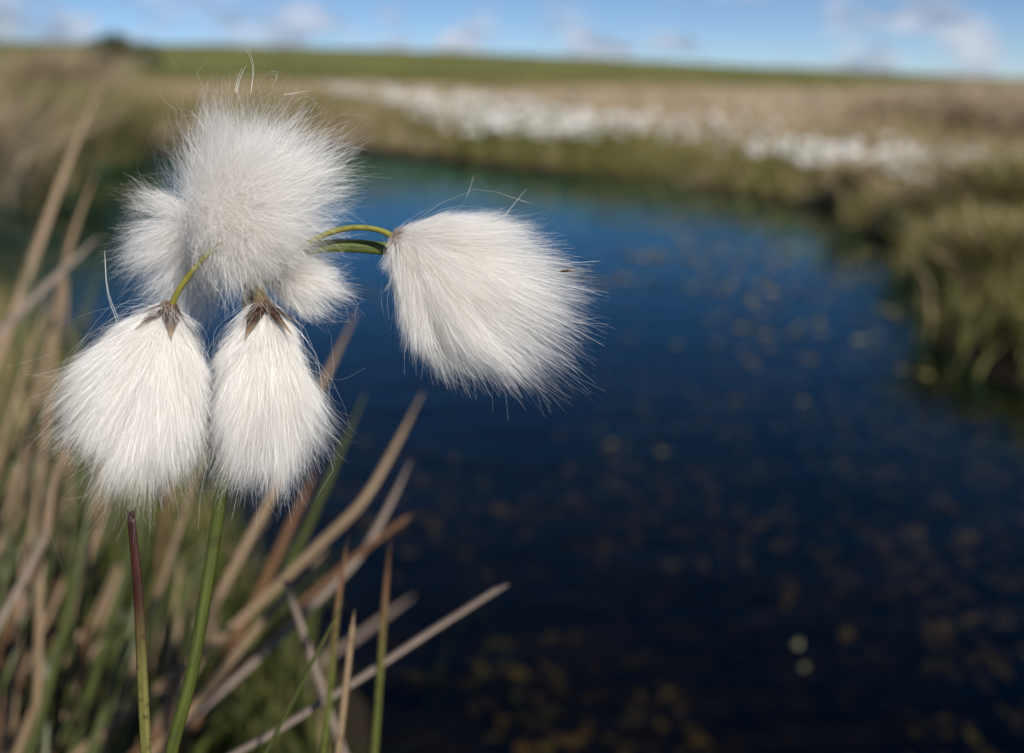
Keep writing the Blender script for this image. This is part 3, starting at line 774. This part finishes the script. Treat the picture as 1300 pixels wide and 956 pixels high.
# ------------------------------------------------------------------ rush stems and blades in front of the water, each one alone
def blade(pts, wpx, mat, label, group=None, name="rush_blade", blunt=False, flat=0.3, gz=0.03, cat="rush blade"):
    """pts: photo pixel and distance, from the lowest seen point up to the tip; the foot is carried on down to the ground."""
    w = [P(*p) for p in pts]
    d = w[0] - w[1]; d /= np.linalg.norm(d)
    drop = w[0][2] - gz
    k = min(drop / max(-d[2], 0.35), 0.9)
    foot = np.array([w[0][0] + d[0] * k * 0.45, w[0][1] + d[1] * k * 0.45, gz])
    mid = w[0] + d * k * 0.42
    mid[2] = max(mid[2], gz + drop * 0.35)
    dm = np.mean([p[2] for p in pts])
    r = wpx * dm / FPX / 2
    rad = [r * 0.9, r, r, r, r, r * 0.95, r * 0.9, r * 0.8 if blunt else r * 0.6, r * 0.72 if blunt else r * 0.08]
    full = np.array([foot, mid] + w)
    base = foot.copy()
    sh = AR + rng.normal(size=3) * 0.25
    o = tube(name, full - base, rad, mat, None, 8, 30, flat, sh, 0.1)
    o.location = base
    return tag(o, label, cat, group)
NEAR = "rush blades around the cotton grass"
B = [
 ([(181, 866, .190), (176, 760, .190), (166, 650, .190)], 15, MAT_BROKEN, "broken leaf with a dark red snapped top under the lower drooping head", True),
 ([(450, 866, .30), (545, 803, .31), (643, 741, .32)], 20, MAT_GREY, "bleached blade lying far out over the dark water at a low slant", True),
 ([(440, 866, .25), (449, 783, .25)], 14, MAT_STRAW, "short tan stub standing between the low slanting bleached blade and the thin green spike", True),
 ([(384, 866, .225), (408, 818, .225), (436, 764, .225)], 9, MAT_GREEN, "thin bright green spike, almost sharp, ending in a needle point", False),
 ([(420, 866, .28), (430, 760, .28), (444, 668, .28)], 12, MAT_TWOTONE, "green blade browning upwards behind the thin green spike", False),
 ([(482, 866, .30), (489, 760, .30), (497, 668, .30)], 12, MAT_TWOTONE, "upright green blade with an orange top standing nearest the open water", False),
 ([(405, 864, .33), (384, 800, .33), (362, 736, .33)], 15, MAT_GREY, "greyish blade tilted the opposite way to all its neighbours", True),
 ([(320, 843, .40), (390, 775, .41), (455, 708, .42), (500, 630, .43), (522, 584, .43)], 16, MAT_GREY, "pale blade bending upward with its tip short of the longest straw blade", False),
 ([(330, 765, .45), (405, 692, .45), (455, 643, .45), (500, 570, .46), (537, 498, .46)], 17, MAT_STRAW, "long straw blade whose tip reaches highest over the dark water", False),
 ([(310, 838, .42), (400, 750, .42), (470, 692, .42), (520, 655, .42)], 15, MAT_RUST, "rust brown blade with a frayed blunt end over the water", True),
 ([(370, 715, .50), (410, 625, .50), (464, 498, .50)], 16, MAT_GREEN, "dark green blade just beside the drooping head over the stem", False),
 ([(345, 720, .52), (372, 660, .52), (402, 596, .52)], 18, MAT_RUST, "rusty blade half hidden behind the drooping head over the stem", False),
 ([(450, 812, .85), (490, 782, .85), (526, 756, .85)], 13, MAT_GREY, "dim grey blade lying behind the upright orange topped blade", False),
 ([(-6, 800, .38), (40, 715, .39), (66, 655, .40)], 15, MAT_GREY, "pale blade slanting across the outermost corner of the thicket", False),
 ([(48, 866, .40), (55, 690, .41), (75, 592, .42), (98, 548, .42)], 19, MAT_STRAW, "wide straw blade rising to the outer flank of the lower drooping head", False),
 ([(95, 760, .42), (118, 690, .42), (143, 628, .42)], 17, MAT_STRAW, "straw blade just outside the red topped broken leaf", False),
 ([(165, 860, .45), (205, 740, .45), (234, 650, .45), (268, 556, .46)], 18, MAT_STRAW, "tawny straw blade between the broken leaf and the green stem", False),
 ([(220, 880, .45), (266, 780, .45), (347, 625, .46), (412, 482, .47), (453, 396, .47)], 18, MAT_STRAW, "long straight straw blade passing behind the drooping head and showing above it", False),
 ([(270, 868, .37), (345, 775, .37), (418, 696, .38)], 18, MAT_STRAW, "broad orange straw blade running low between stem and thin green spike", False),
 ([(-30, 520, .58), (2, 440, .60), (44, 323, .62), (84, 212, .64), (138, 86, .66)], 20, MAT_STRAW, "tallest straw blade slanting up past the shaded head against the tussocks", False),
 ([(70, 400, .60), (90, 306, .62), (124, 212, .64)], 13, MAT_STRAW, "thin straw blade close beside the tallest slanting one", False),
 ([(20, 402, .55), (70, 352, .56), (128, 298, .57)], 18, MAT_GREY, "pale tilted blade crossing the tallest straw blade at half height", False),
 ([(58, 540, .55), (70, 430, .56), (90, 318, .57)], 16, MAT_STRAW, "upright straw blade below the pale tilted one", False),
 ([(10, 560, .55), (25, 450, .55), (38, 300, .56)], 14, MAT_GREEN, "tall green blade at the outermost edge of the thicket", False),
 ([(100, 640, .5), (115, 520, .5), (150, 400, .52)], 13, MAT_GREEN, "green blade rising between the two heads at the outer side", False),
]
for pts, wpx, mt, lb, bl in B:
    broken = mt is MAT_BROKEN
    ob = blade(pts, wpx if broken else wpx * 0.70, mt, lb, NEAR, "broken_leaf" if broken else "rush_blade", bl, 0.35, cat="broken leaf" if broken else "rush blade")
    if bl: snap(ob, 0.0012 if broken else 0.004)
def under(px, py, z):
    q = G(px, py, z); return (px, py, float((q - C0) @ AF))
for pts, wpx, lb in [([(601, 757), (580, 705), (560, 676), (530, 658)], 10, "dim green blade arching over backwards just under the dark water"),
                     ([(598, 764), (612, 730), (627, 702)], 12, "dim short green shoot beside the arching blade"),
                     ([(596, 868), (625, 850), (656, 829)], 11, "dim olive blade lying at a low slant under the water past the bleached blade")]:
    blade([under(x, y, -0.035 + 0.006 * i) for i, (x, y) in enumerate(pts)], wpx, MAT_GREEN, lb, NEAR, gz=-0.2)
KIND = {0: (MAT_GREEN, "green", "green rush blades in the near thicket"), 1: (MAT_STRAW, "straw coloured", "straw rush blades in the near thicket"),
        2: (MAT_RUST, "rusty brown", "rusty rush blades in the near thicket")}
def blade_label(colour, w, x0, y0, x1, yt, dd):
    lean = (x1 - x0) / max(y0 - yt, 1)
    a = "thin" if w < 6 else "broad" if w > 9 else "narrow"
    c = "leaning back" if lean < -0.02 else "upright" if lean < 0.16 else "leaning" if lean < 0.36 else "steeply slanting"
    h = "tall" if yt < 610 else "short" if yt > 740 else "knee high"
    z = "at the outermost edge of the thicket" if x1 < 60 else "under the farthest drooping head" if x1 < 165 else "between broken leaf and green stem" if x1 < 265 else "just past the green stem"
    return f"{'dim' if dd > 0.65 else 'blurred'} {a} {colour} blade, {h.replace('knee high', 'middling')} and {c}, {z}"
for i in range(190):
    x0 = rng.uniform(-150, 340) if i % 3 else rng.uniform(-150, 160)
    dd = rng.uniform(0.38, 0.9)
    y0 = 930 - rng.uniform(0, 60) - 180 * max(0, dd - 0.5)
    yt = rng.uniform(520, 830) if x0 < 200 else rng.uniform(640, 860)
    ln_ = rng.normal(0.28, 0.16)
    x1 = x0 + (y0 - yt) * ln_
    if x1 > 250 + (yt - 560) * 0.45 or x0 > 230: continue
    bow = rng.normal(0, 5)
    kd = rng.choice([0, 0, 0, 0, 1, 2])
    mt, lb, gp = KIND[kd]
    w_ = rng.uniform(4, 11)
    lb = blade_label(lb, w_, x0, y0, x1, yt, dd)
    blade([(x0, y0, dd), ((x0 + x1) / 2 + bow, (y0 + yt) / 2, dd * 1.01), (x1, yt, dd * 1.03)], w_, mt, lb, gp, blunt=rng.uniform() < 0.25)
for i in range(34):                                            # taller ones at the outer side, against the water and the bank beyond
    x0, dd = rng.uniform(-150, 95), rng.uniform(0.5, 0.95)
    y0, yt = rng.uniform(640, 720), rng.uniform(270, 520)
    x1 = x0 + (y0 - yt) * rng.normal(0.16, 0.14)
    mt, lb, gp = (MAT_GREEN, "green", "tall green rush blades at the outer side") if rng.uniform() < 0.55 else (MAT_STRAW, "straw coloured", "tall straw rush blades at the outer side")
    w_ = rng.uniform(5, 11)
    lean = (x1 - x0) / (y0 - yt)
    lb = f"{'thin' if w_ < 7 else 'narrow' if w_ < 9 else 'broad'} {lb} blade {'leaning back' if lean < 0.02 else 'upright' if lean < 0.14 else 'slanting' if lean < 0.28 else 'steeply slanting'} " + \
         f"against the {'far bank' if yt < 340 else 'pond' if yt < 430 else 'thicket'} beside the farthest drooping head"
    blade([(x0, y0, dd), ((x0 + x1) / 2 + rng.normal(0, 6), (y0 + yt) / 2, dd * 1.01), (x1, yt, dd * 1.02)], w_, mt, lb, gp)
# nutlets caught in the wool
for x, y, d, a in [(719, 344, 0.176, 0.1), (262, 300, 0.192, 0.9)]:
    c = P(x, y, d); e = (AR * math.cos(a) + AU * math.sin(a)) * px_r(9, d)
    tube("nutlet", [c - e, c, c + e], [px_r(0.5, d), px_r(1.7, d), px_r(1.9, d), px_r(0.6, d)], MAT_SCALE, plant, 8, 9, 0.6)
